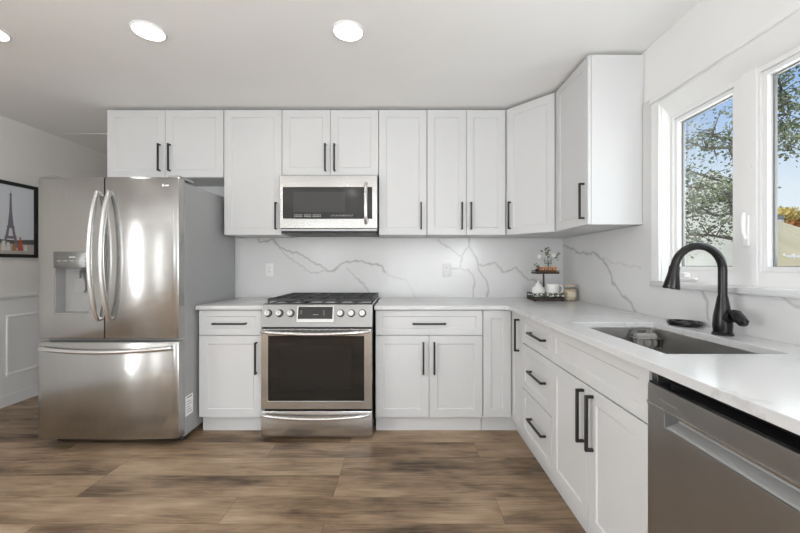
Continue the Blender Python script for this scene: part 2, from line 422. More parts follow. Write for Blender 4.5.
back_veins = [
    (bk([(62,14),(72,30),(100,22),(116,40),(150,52),(185,65),(225,92),(240,100),(255,95),(285,75),(330,78),(365,88),(376,103)]), .014, .62),
    (bk([(376,103),(430,125),(447,165)]), .010, .25),
    (bk([(116,40),(140,62),(185,100),(210,103),(240,99)]), .011, .42),
    (bk([(285,92),(310,120),(345,160)]), .011, .42),
    (bk([(505,22),(545,55),(560,65),(560,90)]), .012, .52),
    (bk([(575,5),(582,40),(560,60)]), .012, .5),
    (bk([(582,40),(597,70),(602,95),(622,122),(626,168)]), .014, .55),
    (bk([(535,94),(580,96),(590,110),(591,165)]), .012, .45),
    (bk([(602,86),(640,80),(662,102),(690,92),(715,115),(738,122),(800,150)]), .014, .5)]
us = lin(-1.462, 1.388, .0055); vs_ = lin(.9063, 1.425, .0055)
o = MB().cells(us, vs_, lambda u, v: True, lambda u, v, d: (u, YB-.012+.0115*d, v), back=False).build('backsplash_back', M['marble'])
add_veins(o, back_veins, lambda c: (c.x, c.z)); struct(o)
def rk(pts):
    r = []
    for x, y in pts:
        Y = F*1.388/(x-405); r.append((Y, CAMZ-(y-265)*Y/F))
    return r
right_veins = [
    (rk([(561.6,246),(569,247),(581,253.6),(593,253),(603,259),(609,270),(613,283),(622,294),(636,311)]), .016, .5),
    (rk([(593,253),(612,262),(640,268)]), .010, .22),
    (rk([(696,288),(701,293),(708,302.5),(708.5,318)]), .012, .5),
    (rk([(752,290),(775,296),(800,305)]), .010, .4)]
us = merge(lin(.05, 2.025, .006), lin(2.025, 2.10, .006), lin(2.10, YB-.0125, .006))
vs_ = merge(lin(.9063, 1.072, .006), lin(1.072, 1.425, .006), lin(1.425, 2.128, .02))
def rin(u, v): return v < 1.072 or (u > 2.025 and v < 1.425) or (2.025 < u < 2.10)
o = MB().cells(us, vs_, rin, lambda u, v, d: (XR-.012+.0115*d, u, v), back=False).build('backsplash_right', M['marble'])
add_veins(o, right_veins, lambda c: (c.y, c.z)); struct(o)

# ------------------------------------------------------------------ window over the sink
# casing with a stepped profile, marble sill
b = MB()
b.box(XR-.018, XR, WY1, WY1+.060, 1.10, 2.115, .003, 1)                 # far side casing
b.box(XR-.018, XR, WY0-.060, WY0, 1.10, 2.115, .003, 1)
b.box(XR-.018, XR, WY0, WY1, 2.076, 2.105, .003, 1)
b.box(XR-.028, XR-.018, WY0-.06, WY1+.06, 2.086, 2.118, .004, 1)
struct(b.build('trim_window_casing', M['trim']))
struct(MB().box(XR-.030, XR+.05, WY0-.07, WY1+.058, 1.0725, 1.0985, .003, 2).build('trim_window_sill', M['quartz']))
FX = XR+.05                                                              # front plane of the window frame
def window(name, y0, y1, lock):
    """fixed frame around one casement; y0..y1 is the glass"""
    fr = MB()
    gz0, gz1 = 1.182, 1.958
    fr.cells([y0-.055, y0-.018, y1+.018, y1+.030], [1.10, gz0-.02, gz1+.02, 2.05], lambda u, v: not (y0-.018 < u < y1+.018 and gz0-.02 < v < gz1+.02),
             lambda u, v, d: (FX+.058*d, u, v))
    w = struct(fr.build(name, M['trim']))
    s = MB().cells([y0-.017, y0, y1, y1+.017], [gz0-.019, gz0, gz1, gz1+.019], lambda u, v: not (y0 < u < y1 and gz0 < v < gz1),
                   lambda u, v, d: (FX+.012+.040*d, u, v))
    s.build('sash', M['trim'], w)
    g = MB().cells([y0+.0005, y0+.009, y1-.009, y1-.0005], [gz0+.0005, gz0+.004, gz1-.006, gz1-.0005], lambda u, v: not (y0+.009 < u < y1-.009 and gz0+.004 < v < gz1-.006),
                   lambda u, v, d: (FX+.034+.0095*d, u, v))
    g.build('gasket', M['grey_plastic'], w)
    MB().box(FX+.044, FX+.048, y0, y1, gz0, gz1).build('pane', M['pane'], w)
    # crank operator at the foot of the frame
    yc = y0+.10 if not lock else y1-.10
    cr_ = MB().box(FX-.022, FX-.001, yc-.055, yc+.055, 1.115, 1.128, .005, 2)
    cr_.lathe([(0, -.006), (.016, -.006), (.014, .014), (0, .018)], (FX-.014, yc, 1.134), 14)
    cr_.tube([(FX-.016, yc, 1.148), (FX-.024, yc+.03, 1.146), (FX-.026, yc+.07, 1.135)], .006, 8)
    cr_.build('crank_handle', M['white_plastic'], w)
    return w
w2 = window('window_1', 1.606, 1.930, True)
w1 = window('window_2', 1.125, 1.452, False)
# the post between them, with the lock lever of the far casement
mp_ = struct(MB().box(FX-.006, FX+.07, 1.480, 1.549, 1.10, 2.05, .002, 1).build('trim_window_post', M['trim']))
b = MB()
for y, z in ((1.541, 1.835), (1.495, 1.845), (1.505, 1.60)): b.box(FX-.0085, FX-.0063, y-.004, y+.004, z-.006, z+.006, .002, 1)
b.build('screw_cover', M['white_plastic'], w2)
b = MB().box(FX-.015, FX-.0063, 1.505, 1.533, 1.27, 1.40, .004, 2)
b.tube([(FX-.015, 1.517, 1.30), (FX-.028, 1.515, 1.33), (FX-.030, 1.513, 1.38), (FX-.026, 1.512, 1.41)], [.007, .008, .008, .006], 8)
b.build('lock_lever', M['white_plastic'], w2)
# side jambs and head between wall face and frame are the wall itself; a slim soffit strip carries the shade line
struct(MB().prism([(XR-.017, 2.0755), (FX+.002, 2.0755), (FX+.002, 1.994)], 'y', WY0+.001, WY1-.001).build('trim_window_head', M['trim']))

# ------------------------------------------------------------------ cabinets
YU, XU = 2.848, 1.07          # front planes of the wall cabinets
YD, XD = 2.540, .753          # front planes of the base cabinets
DT = .019
def pull(mb, x, z, length, vertical, yf):
    h = length/2; s = .006; p = .034
    if vertical:
        mb.box(x-s, x+s, yf-p, yf-p+.012, z-h, z+h, .0015, 1)
        for q in (z-h, z+h-.012): mb.box(x-s+.0005, x+s-.0005, yf-p+.0115, yf-.0005, q+.0005, q+.0115)
    else:
        mb.box(x-h, x+h, yf-p, yf-p+.012, z-s, z+s, .0015, 1)
        for q in (x-h, x+h-.012): mb.box(q+.0005, q+.0115, yf-p+.0115, yf-.0005, z-s+.0005, z+s-.0005)
    return mb
def front(root, kind, x0, x1, z0, z1, yf=0, handle=None, rail=.057):
    """one door or drawer front with its pull; handle = (x, z, length, vertical)"""
    d = MB().shaker(x0+.0016, x1-.0016, z0+.0016, z1-.0016, yf, DT, rail).build(kind, M['cabinet'], root)
    if handle: pull(MB(), *handle, yf).build('handle', M['black'], d)
    return d
ZT, ZBOT = 2.420, 1.427
def wall_cabinet(label, x0, x1, z0, doors, depth=.322, loc=None, rz=0):
    """carcass behind a front plane at local y=0; doors = list of (x0,x1,handle)"""
    t = thing('wall_cabinet', label, 'cabinet', loc, rz, 'white wall cabinets')
    b = MB().box(x0+.0008, x1-.0008, DT+.002, depth, z0, ZT, .001, 1)
    b.box(x0+.004, x1-.09, DT+.13, depth-.004, ZT-.0005, ZC-.001)
    b.build('body', M['cabinet'], t)
    for a, c, h in doors: front(t, 'door', a, c, z0, ZT-.002, 0, h)
    return t
HL = .215
UZ = 1.577
wall_cabinet('short white two-door wall cabinet above the refrigerator', -.461, .461, 1.882,
    [(-.461, 0, (-.040, 2.037, HL, True)), (0, .461, (.040, 2.037, HL, True))], loc=(-1.897, YU, 0))
wall_cabinet('tall white single-door wall cabinet between refrigerator and microwave', -.2285, .2285, ZBOT,
    [(-.2285, .2285, (.2285-.042, UZ, HL, True))], loc=(-1.2035, YU, 0))
wall_cabinet('short white two-door wall cabinet above the microwave', -.382, .382, 1.902,
    [(-.382, 0, (-.036, 2.037, HL, True)), (0, .382, (.036, 2.037, HL, True))], loc=(-.591, YU, 0))
wall_cabinet('narrow white single-door wall cabinet just right of the microwave', -.190, .190, ZBOT,
    [(-.190, .190, (.190-.046, UZ, HL, True))], loc=(-.017, YU, 0))
wall_cabinet('tall white two-door wall cabinet beside the diagonal corner cabinet', -.310, .310, ZBOT,
    [(-.310, 0, (-.036, UZ, HL, True)), (0, .310, (.036, UZ, HL, True))], loc=(.485, YU, 0))
wall_cabinet('white wall cabinet on the window wall with a broad bare end panel', -.2225, .2225, ZBOT,
    [(-.2225, .2225, (.2225-.044, 1.572, HL, True))], depth=.328, loc=(XU, 2.3275, 0), rz=-PI/2)
# diagonal corner cabinet
t = thing('wall_cabinet', 'white diagonal wall cabinet filling the corner above the tiered tray', 'cabinet', (.7965, 2.848, 0), -math.atan2(2.552-2.848, 1.069-.7965)*-1, 'white wall cabinets')
A = Vector((.7965, 2.848)); B = Vector((1.069, 2.552)); wdg = (B-A).length; ang = math.atan2(B.y-A.y, B.x-A.x)
t.rotation_euler = (0, 0, ang)
def loc2(p):
    d = Vector(p)-A; c, s_ = math.cos(-ang), math.sin(-ang); return (c*d.x-s_*d.y, s_*d.x+c*d.y)
poly = [loc2(p) for p in ((.798, 2.871), (1.092, 2.552), (XR-.002, 2.552), (XR-.002, YB-.002), (.798, YB-.002))]
b = MB().prism(poly, 'z', ZBOT, ZT)
poly2 = [loc2(p) for p in ((.805, 3.0), (1.23, 2.56), (XR-.004, 2.56), (XR-.004, YB-.004), (.805, YB-.004))]
b.prism(poly2, 'z', ZT-.0005, ZC-.001); b.build('body', M['cabinet'], t)
front(t, 'door', .008, wdg-.008, ZBOT, ZT-.002, 0, (.042, UZ, HL, True))

ZB0, ZB1, ZDR = .114, .872, .694
def base_body(t, x0, x1, depth, open_top=False):
    b = MB(); th = .016; y0 = DT+.002
    if open_top:
        b.box(x0+.0008, x0+th, y0, depth, ZB0, ZB1); b.box(x1-th, x1-.0008, y0, depth, ZB0, ZB1)
        b.box(x0+th, x1-th, y0, depth, ZB0, ZB0+th); b.box(x0+th, x1-th, depth-.008, depth, ZB0+th, ZB1)
        b.box(x0+th, x1-th, y0, y0+.018, .70, ZB1)
    else:
        b.box(x0+.0008, x1-.0008, y0, depth, ZB0, ZB1, .001, 1)
    b.build('body', M['cabinet'], t)
    MB().box(x0+.0008, x1-.0008, .053, .068, 0, ZB0-.0005).build('toe_kick', M['cabinet'], t)
def base_cabinet(name, label, x0, x1, loc, rz=0, depth=.63, open_top=False):
    t = thing(name, label, 'cabinet', loc, rz, 'white base cabinets')
    base_body(t, x0, x1, depth, open_top)
    return t
t = base_cabinet('base_cabinet', 'narrow white base cabinet between refrigerator and range', -.2225, .2225, (-1.2325, YD, 0))
front(t, 'drawer', -.2225, .2225, ZDR+.001, ZB1, 0, (0, .778, .235, False), .042)
front(t, 'door', -.2225, .2225, ZB0, ZDR-.001, 0, (.2225-.036, .536, .225, True))
t = base_cabinet('base_cabinet', 'wide white base cabinet right of the range, one drawer over two doors', -.378, .378, (.1695, YD, 0))
front(t, 'drawer', -.378, .378, ZDR+.001, ZB1, 0, (0, .778, .235, False), .042)
front(t, 'door', -.378, 0, ZB0, ZDR-.001, 0, (-.040, .536, .225, True))
front(t, 'door', 0, .378, ZB0, ZDR-.001, 0, (.036, .536, .225, True))
# corner cabinet: two tall narrow doors that meet at the inside corner
t = thing('base_cabinet', 'white corner base cabinet with two narrow doors meeting at a right angle', 'cabinet', (.5495, YD, 0), 0, 'white base cabinets')
x0, xi = .0008, XD-.5495; yl = 2.307-YD
b = MB().prism([(x0, DT+.002), (xi+DT+.002, DT+.002), (xi+DT+.002, yl+.001), (XR-.016-.5495, yl+.001), (XR-.016-.5495, .62), (x0, .62)], 'z', ZB0, ZB1)
b.build('body', M['cabinet'], t)
MB().prism([(x0, .053), (xi+.053, .053), (xi+.053, yl+.001), (xi+.068, yl+.001), (xi+.068, .068), (x0, .068)], 'z', 0, ZB0-.0005).build('toe_kick', M['cabinet'], t)
front(t, 'door', .002, xi-.002, ZB0, ZB1, 0)
d = MB().shaker(.004, -yl-.0016, ZB0+.0016, ZB1-.0016, 0, DT, .052).build('door', M['cabinet'], t, (xi, 0, 0), (0, 0, -PI/2))
pull(MB(), .165, .727, .215, True, 0).build('handle', M['black'], d)
# right run: local x runs from the far end toward the camera
t = base_cabinet('drawer_cabinet', 'white three-drawer base cabinet between corner cabinet and sink cabinet', -.2275, .2275, (XD, 2.0785, 0), -PI/2)
for z0, z1, hz in ((ZDR+.001, ZB1, .785), (.408, ZDR-.001, .556), (ZB0, .406, .272)):
    front(t, 'drawer', -.2275, .2275, z0, z1, 0, (.055-.01, hz, .225, False), .045)
t = base_cabinet('sink_cabinet', 'white two-door base cabinet under the kitchen sink', -.369, .369, (XD, 1.481, 0), -PI/2, open_top=True)
front(t, 'false_drawer', -.369, .369, ZDR+.001, ZB1, 0, None, .045)
front(t, 'door', -.369, 0, ZB0, ZDR-.001, 0, (-.036, .556, .225, True))
front(t, 'door', 0, .369, ZB0, ZDR-.001, 0, (.040, .556, .225, True))
t = base_cabinet('end_cabinet', 'white base cabinet beyond the dishwasher at the counter end', -.22, .22, (XD, .275, 0), -PI/2)
front(t, 'door', -.22, .22, ZB0, ZB1, 0, None)

# ------------------------------------------------------------------ countertops
CZ0, CZ1 = .878, .906
o = MB().box(-1.459, -.986, 2.507, YB-.001, CZ0, CZ1, .002, 2).build('countertop', M['quartz'])
tag(o, 'small white quartz countertop piece between refrigerator and range', 'countertop')
SX0, SX1, SY0, SY1 = .835, 1.235, 1.150, 1.790
XF = .720
def cin(u, v):
    if v > 2.507: return True
    return u > XF and not (SX0 < u < SX1 and SY0 < v < SY1)
b = MB().cells([-.214, XF, SX0, SX1, XR-.001], [.05, SY0, SY1, 2.507, YB-.001], cin, lambda u, v, d: (u, v, CZ1-(CZ1-CZ0)*d))
# soften the inner corner
b.prism([(XF+.001, 2.5065), (XF-.022, 2.5068), (XF-.006, 2.500), (XF+.001, 2.478)], 'z', CZ0, CZ1)
o = b.build('countertop', M['quartz'])
md = o.modifiers.new('edge', 'BEVEL'); md.width = .002; md.segments = 2; md.limit_method = 'ANGLE'
tag(o, 'long L-shaped white quartz countertop running under the window', 'countertop')

# ------------------------------------------------------------------ refrigerator
FXL, FXR, FYF, FTH = -2.385, -1.472, 2.318, .078
t = thing('refrigerator', 'stainless steel french-door refrigerator with water dispenser and grey sides', 'refrigerator', (0, 0, 0))
FC = (FXL+FXR)/2; FH = (FXR-FXL)/2
def fcurve(x): return FYF+.016*((x-FC)/FH)**2+.008*(max(0, abs((x-FC)/FH)-.95)/.05)**2
b = MB().box(FXL+.004, FXR-.001, FYF+FTH+.012, 3.12, .045, 1.742, .003, 1); b.build('body', M['fridge_side'], t)
DSX0, DSX1, DSZ0, DSZ1 = -2.265, -2.037, .874, 1.276
def fdoor(name, x0, x1, z0, z1, hole=None):
    xs = lin(x0, x1, .02); zs = [z0, z0+.012, z1-.012, z1]
    if hole:
        xs = sorted(set([x for x in xs if min(abs(x-hole[0]), abs(x-hole[1])) > .006]+[hole[0], hole[1]]))
        zs = [z0, z0+.012, hole[2], hole[3], z1-.012, z1]
    ins = (lambda u, v: True) if not hole else (lambda u, v: not (hole[0] < u < hole[1] and hole[2] < v < hole[3]))
    def fm(u, v, d):
        y = fcurve(u)
        if abs(v-z0) < 1e-6 or abs(v-z1) < 1e-6: y += .006
        return (u, y*(1-d)+(FYF+FTH+.008)*d, v)
    b = MB().cells(xs, zs, ins, fm); b.smooth = True
    return b.build(name, M['steel_fridge'], t)
XM = -1.934
dl = fdoor('door', FXL, XM-.004, .712, 1.758, (DSX0, DSX1, DSZ0, DSZ1))
dr = fdoor('door', XM+.004, FXR, .712, 1.758)
fz = fdoor('freezer_drawer', FXL, FXR, .062, .690)
def bow(x, z0, z1, out, parent, name='handle'):
    y0 = fcurve(x); pts = []; n = 22
    for i in range(n+1):
        s = i/n; pts.append((x, y0-.014-out*math.sin(PI*s)**.75, z0+(z1-z0)*s))
    b = MB().tube([(x, y0+.004, z0+.004)]+pts+[(x, y0+.004, z1-.004)], .0135, 14, flat=1.4)
    b.build(name, M['steel_h'], parent)
bow(-1.968, .842, 1.652, .062, dl); bow(-1.893, .842, 1.652, .062, dr)
pts = []
for i in range(25):
    s = i/24; x = FXL+.03+(FXR-FXL-.07)*s
    pts.append((x, fcurve(x)-.014-.050*math.sin(PI*s)**.6, .655-.012*math.sin(PI*s)))
MB().tube([(pts[0][0]+.004, fcurve(pts[0][0])+.004, .655)]+pts+[(pts[-1][0]-.004, fcurve(pts[-1][0])+.004, .655)], .0145, 12).build('handle', M['steel_h'], fz)
# dispenser: recess, control panel, nozzle, paddle, tray
dy = fcurve(-2.15)
dp = MB()
y1 = FYF+FTH+.006; zc = 1.170
dp.box(DSX0+.001, DSX0+.004, dy+.006, y1, DSZ0+.001, zc); dp.box(DSX1-.004, DSX1-.001, dy+.004, y1, DSZ0+.001, zc)
dp.box(DSX0+.004, DSX1-.004, y1-.004, y1, DSZ0+.001, zc); dp.box(DSX0+.004, DSX1-.004, dy+.006, y1-.004, DSZ0+.001, DSZ0+.006)
dpo = dp.build('dispenser', M['dispenser'], dl)
pn = MB().box(DSX0+.001, DSX1-.001, dy-.006, y1, zc+.0005, DSZ1-.001, .003, 2).build('dispenser_panel', M['panel_dark'], dl)
b = MB().box(-2.20, -2.10, dy+.012, dy+.055, zc-.018, zc, .004, 2)
b.lathe([(0, -.05), (.012, -.05), (.016, 0), (0, 0)], (-2.135, dy+.035, zc-.018), 12)
b.build('dispenser_nozzle', M['grey_plastic'], dl)
MB().prism([(-2.175, zc-.03), (-2.125, zc-.03), (-2.115, zc-.14), (-2.125, zc-.16), (-2.175, zc-.16), (-2.185, zc-.14)], 'y', y1-.02, y1-.010).build('dispenser_paddle', M['steel_dw'], dl)
b = MB()
for i in range(5): b.box(-2.24+.042*i, -2.215+.042*i, dy-.0068, dy-.0060, zc+.045, zc+.048)
b.box(-2.16, -2.12, dy-.0068, dy-.0060, zc+.068, zc+.074)
b.build('panel_marks', M['marks'], pn)
# hinge covers, base grille, feet, badge, energy sticker
for x0, x1 in ((FXL+.01, FXL+.09), (FXR-.085, FXR-.006)):
    MB().box(x0, x1, FYF+.045, FYF+.21, 1.7585, 1.779, .006, 2).build('hinge_cover', M['steel_dw'], t)
MB().box(FXL+.05, FXR-.05, FYF+.10, FYF+.13, .012, .044).build('base_grille', M['black'], t)
for x in (FXL+.05, FXR-.05):
    for y in (FYF+.15, 3.05): MB().lathe([(0, 0), (.022, 0), (.018, .045), (0, .045)], (x, y, 0), 12).build('foot', M['black'], t)
b = MB(); bx = FXR-.095
b.lathe([(0, 0), (.009, 0), (.008, .0022), (0, .0024)], (bx, fcurve(bx)-.0002, 1.705), 16, axis='y'); b.build('badge', M['white_plastic'], dr, None)
o = MB().box(bx+.016, bx+.042, fcurve(bx+.03)-.0016, fcurve(bx+.03)+.0006, 1.700, 1.710).build('badge', M['steel_h'], dr)
MB().box(FXR-.0012, FXR-.0002, 2.415, 2.50, .170, .305).build('energy_sticker', M['sticker'], t)
b = MB()
for i in range(5): b.box(FXR-.0002, FXR+.0002, 2.428, 2.488-.012*(i % 3), .190+.018*i, .194+.018*i)
b.box(FXR-.0002, FXR+.0002, 2.428, 2.488, .288, .296)
b.build('sticker_print', M['grey_marks'], t)

# ------------------------------------------------------------------ range
RX, RY, RH = -.600, 2.440, .378
t = thing('kitchen_range', 'stainless steel slide-in gas range with dark oven window and six knobs', 'range', (RX, RY, 0))
MB().box(-RH+.003, RH-.003, .052, .700, .055, .899).build('body', M['black'], t)
for x in (-.33, .33):
    for y in (.10, .64): MB().lathe([(0, 0), (.02, 0), (.016, .055), (0, .055)], (x, y, 0), 12).build('foot', M['black'], t)
# oven door
od = MB().cells([-RH+.002, -.328, .310+.013, RH-.002], [.212, .268, .708, .757], lambda u, v: not (-.328 < u < .323 and .268 < v < .708),
                lambda u, v, d: (u, .050*d, v))
odo = od.build('oven_door', M['steel'], t)
md = odo.modifiers.new('edge', 'BEVEL'); md.width = .003; md.segments = 2; md.limit_method = 'ANGLE'
gl = MB().box(-.3275, .3225, .003, .045, .2685, .7075, .001, 1).build('oven_glass', M['glass_dark'], odo)
MB().box(-.245, .240, .0022, .0032, .345, .640).build('inner_window', M['glass_inner'], gl)
def arc_handle(x0, x1, z, drop, out, yf, r, parent):
    pts = []
    for i in range(25):
        s = i/24; pts.append((x0+(x1-x0)*s, yf-.018-out*math.sin(PI*s)**.55, z-drop*math.sin(PI*s)))
    MB().tube([(x0+.003, yf+.003, z)]+pts+[(x1-.003, yf+.003, z)], r, 12).build('handle', M['steel_h'], parent)
arc_handle(-.362, .352, .741, .010, .040, 0, .0125, odo)
b = MB()
for i in range(11): b.box(-.245+.045*i, -.215+.045*i, -.0012, .001, .7475, .7515)
b.build('door_vents', M['black'], odo)
text_mesh('SAMSUNG', .017, 'badge', M['grey_marks'], odo, (0, -.0003, .240), (PI/2, 0, 0))
wd = MB().box(-RH+.002, RH-.002, 0, .050, .026, .199, .003, 2).build('warming_drawer', M['steel'], t)
arc_handle(-.362, .352, .178, .013, .034, 0, .011, wd)
# sloping control panel
cp = MB().prism([(0, .770), (.034, .918), (.062, .926), (.062, .770)], 'x', -RH+.001, RH-.001).build('control_panel', M['steel_panel'], t)
sl = math.atan2(.034, .148)
def on_panel(x, z): return (x, (z-.770)/.148*.034, z)
def slope_box(x0, x1, z0, z1, th, name, m, parent):
    p = on_panel((x0+x1)/2, (z0+z1)/2)
    h = (z1-z0)/2/math.cos(sl); w = (x1-x0)/2
    return MB().box(-w, w, -th, .001, -h, h, .0015, 1).build(name, m, parent, p, (-sl, 0, 0))
slope_box(-.139, .115, .800, .908, .004, 'display_bezel', M['steel'], cp)
ds = slope_box(-.130, .106, .822, .903, .0055, 'display', M['glass_dark'], cp)
b = MB()
for x in (-.105, -.099, -.093): b.box(x, x+.002, -.0060, -.0056, -.012, .018)
b.build('left_readout', M['grey_marks'], ds)
b = MB()
for x in (.055, .061): b.box(x, x+.002, -.0060, -.0056, -.018, .018)
b.build('right_readout', M['grey_marks'], ds)
MB().box(-.015, .022, -.0060, -.0056, -.014, -.010).build('centre_mark', M['grey_marks'], ds)
for x in (-.334, -.257, -.180, .160, .234, .309):
    p = on_panel(x, .860)
    k = MB().lathe([(.0218, -.003), (.0205, -.026), (.018, -.030), (0, -.030)], (0, 0, 0), 24, axis='y').build('knob', M['steel'], cp, p, (-sl, 0, 0))
    MB().lathe([(.0265, .001), (.0265, -.003), (.0200, -.0035), (.0200, .001)], (0, 0, 0), 24, axis='y').build('bezel', M['black_gloss'], k)
    MB().box(-.0012, .0012, -.0315, -.0302, -.002, .016).build('pointer', M['black'], k)
# cooktop, burners, grates
MB().box(-RH, RH, .063, .705, .9075, .921, .003, 2).build('cooktop', M['steel'], t)
for x, y, r in ((-.245, .22, .045), (-.245, .54, .036), (0, .38, .055), (.245, .22, .040), (.245, .54, .048)):
    MB().lathe([(0, .9212), (r, .9212), (r, .932), (r*.8, .936), (r*.8, .942), (r*.7, .945), (0, .945)], (x, y, 0), 20).build('burner', M['iron'], t)
for xc, hw in ((-.247, .122), (0, .120), (.247, .122)):
    b = MB(); z0, z1 = .935, .952
    for x in (xc-hw, xc+hw-.012): b.box(x, x+.012, .095, .680, z0-.005, z1, .002, 1)
    for y in (.095, .285, .375, .475, .668): b.box(xc-hw+.012, xc+hw-.012, y, y+.012, z0, z1-.001)
    b.box(xc-.006, xc+.006, .107, .668, z0+.001, z1)
    for x in (xc-hw, xc+hw-.012):
        for y in (.095, .668): b.box(x+.001, x+.011, y+.001, y+.011, .9215, z0-.004)
    b.build('grate', M['iron'], t)

# ------------------------------------------------------------------ microwave
MX, MY = -.592, 2.778
t = thing('microwave', 'stainless steel over-the-range microwave with dark window above the range', 'microwave', (MX, MY, 0))
b = MB().box(-.374, .374, .052, .394, 1.4625, 1.8985); b.build('body', M['steel_dw'], t)
md_ = MB().cells([-.378, -.352, .337, .378], [1.472, 1.548, 1.790, 1.880], lambda u, v: not (-.352 < u < .337 and 1.548 < v < 1.790),
                 lambda u, v, d: (u, .050*d, v)).build('door', M['steel'], t)
q = md_.modifiers.new('edge', 'BEVEL'); q.width = .003; q.segments = 2; q.limit_method = 'ANGLE'
g = MB().box(-.3515, .3365, .002, .045, 1.5485, 1.7895).build('window_glass', M['mw_glass'], md_)
MB().box(-.270, .130, .0012, .0022, 1.600, 1.755).build('screen_mesh', M['mw_inner'], g)
b = MB()
for x0, n in ((-.262, 6), (-.185, 5), (-.120, 6)):
    for i in range(n):
        for z in (1.562, 1.574): b.box(x0+.011*i, x0+.011*i+.006, .0008, .0018, z, z+.005)
b.build('keypad_print', M['marks'], g)
b = MB()
for x0, n in ((.022, 8), (.118, 6)):
    for i in range(n):
        b.box(x0+.013*i, x0+.013*i+.005, .0008, .0018, 1.566+.006*(i % 2), 1.572+.006*(i % 2))
b.build('button_print', M['marks'], g)
MB().box(-.376, .376, .016, .055, 1.453, 1.4705, .003, 1).build('lower_vent_strip', M['steel_dw'], t)
b = MB().box(-.368, .368, .014, .38, 1.436, 1.4520)
for x in (-.13, .13): b.box(x-.09, x+.09, .06, .26, 1.4325, 1.4365)
b.build('grease_filter', M['black'], t)
pts = [(.292, -.0-.012-.030*math.sin(PI*i/18)**.5, 1.515+.300*i/18) for i in range(19)]
MB().tube([(.292, .003, 1.517)]+pts+[(.292, .003, 1.813)], .015, 12).build('handle', M['steel_h'], md_)

# ------------------------------------------------------------------ dishwasher
t = thing('dishwasher', 'dark stainless dishwasher with a long pocket handle under the counter', 'dishwasher', (.745, 1.106, 0), -PI/2)
DWW = .600
MB().box(.006, DWW-.006, .062, .60, .10, .842).build('tub', M['black'], t)
# door with the handle pocket
pk = (.072, DWW-.072, .722, .766)
b = MB().cells([0, pk[0], pk[1], DWW], [.105, pk[2], pk[3], .778, .832], lambda u, v: not (pk[0] < u < pk[1] and pk[2] < v < pk[3]),
               lambda u, v, d: (u, .055*d, v))
do = b.build('door', M['steel_dw'], t)
q = do.modifiers.new('edge', 'BEVEL'); q.width = .002; q.segments = 2; q.limit_method = 'ANGLE'
b = MB().prism([(.004, pk[2]+.0005), (.054, pk[2]+.0005), (.054, pk[3]-.0005), (.044, pk[3]-.0005), (.040, pk[2]+.016), (.010, pk[2]+.004)], 'x', pk[0]+.0005, pk[1]-.0005)
b.build('handle_pocket', M['dispenser'], do)
MB().box(.001, DWW-.001, -.0035, .0005, .7725, .7765).build('trim_line', M['steel_h'], do)
b = MB()
for i in range(7): b.box(.050+.011*i, .058+.011*i, -.0006, .0004, .794, .7985)
b.build('badge', M['grey_marks'], do)
MB().box(.002, DWW-.002, .004, .056, .8325, .8375).build('control_strip', M['black_gloss'], t)
b = MB().box(.0015, .004, .012, .05, .838, .8765); b.box(.026, .029, .012, .05, .838, .8765); b.box(.004, .026, .040, .05, .838, .8765)
b.build('mounting_bracket', M['steel_h'], t)
MB().box(.01, DWW-.01, .07, .08, 0, .0995).build('toe_kick', M['black'], t)

# ------------------------------------------------------------------ sink
t = thing('kitchen_sink', 'stainless undermount sink bowl set into the counter below the window', 'sink', (0, 0, 0))
sx0, sx1, sy0, sy1 = SX0-.004, SX1+.004, SY0-.004, SY1+.004
def rring(b, x0, x1, y0, y1, z, r, n=5):
    out = []
    for cx, cy, a0 in ((x1-r, y1-r, 0), (x0+r, y1-r, PI/2), (x0+r, y0+r, PI), (x1-r, y0+r, 1.5*PI)):
        for i in range(n+1):
            a = a0+PI/2*i/n; out.append(b.bm.verts.new((cx+r*math.cos(a), cy+r*math.sin(a), z)))
    return out
b = MB()
rs = [rring(b, sx0-.012, sx1+.012, sy0-.012, sy1+.012, CZ0-.0015, .02), rring(b, sx0, sx1, sy0, sy1, CZ0-.0015, .018), rring(b, sx0+.004, sx1-.004, sy0+.004, sy1-.004, .685, .018),
      rring(b, sx0+.018, sx1-.018, sy0+.018, sy1-.018, .668, .02)]
for a, c in zip(rs, rs[1:]):
    for i in range(len(a)): b.bm.faces.new((a[i], a[(i+1) % len(a)], c[(i+1) % len(c)], c[i]))
b.bm.faces.new(rs[-1])
b.build('bowl', M['steel_sink'], t)
MB().lathe([(.045, .6685), (.043, .671), (.032, .6705), (.030, .669), (0, .669)], (1.04, 1.47, 0), 24).build('drain', M['steel_h'], t)
# wire caddy on the far wall of the bowl with a grey sponge in it
t = thing('sink_caddy', 'small wire caddy hooked on the far wall of the sink', 'caddy', (1.178, 1.7895, 0))
b = MB()
def rect_loop(x0, x1, z0, z1, y, r=.0022): b.tube([(x0, y, z0), (x1, y, z0), (x1, y, z1), (x0, y, z1)], r, 6, closed=True)
rect_loop(-.070, .050, .790, .870, -.010); rect_loop(-.070, .050, .790, .835, -.062)
for x in (-.07, -.03, .01, .05): b.tube([(x, -.010, .870), (x, -.010, .790), (x, -.062, .790), (x, -.062, .835)], .002, 6)
b.tube([(-.07, -.010, .835), (-.07, -.062, .835)], .0022, 6); b.tube([(.05, -.010, .835), (.05, -.062, .835)], .0022, 6)
b.build('wire_basket', M['steel'], t)
for x in (-.045, .025): MB().lathe([(.0, -.009), (.014, -.009), (.017, -.0035), (0, -.0035)], (x, -.002, .850), 14, axis='y').build('suction_cup', M['grey_plastic'], t)
o = MB().box(-.060, .042, -.056, -.018, .7935, .858, .010, 3).build('sponge', noise_tint(mat('sponge_foam', (.3, .29, .27), .95), 160, (.22, .21, .20), (.38, .37, .35), bump=.6), None, (1.178, 1.7895, 0))
tag(o, 'grey sponge standing in the wire caddy in the sink', 'sponge')
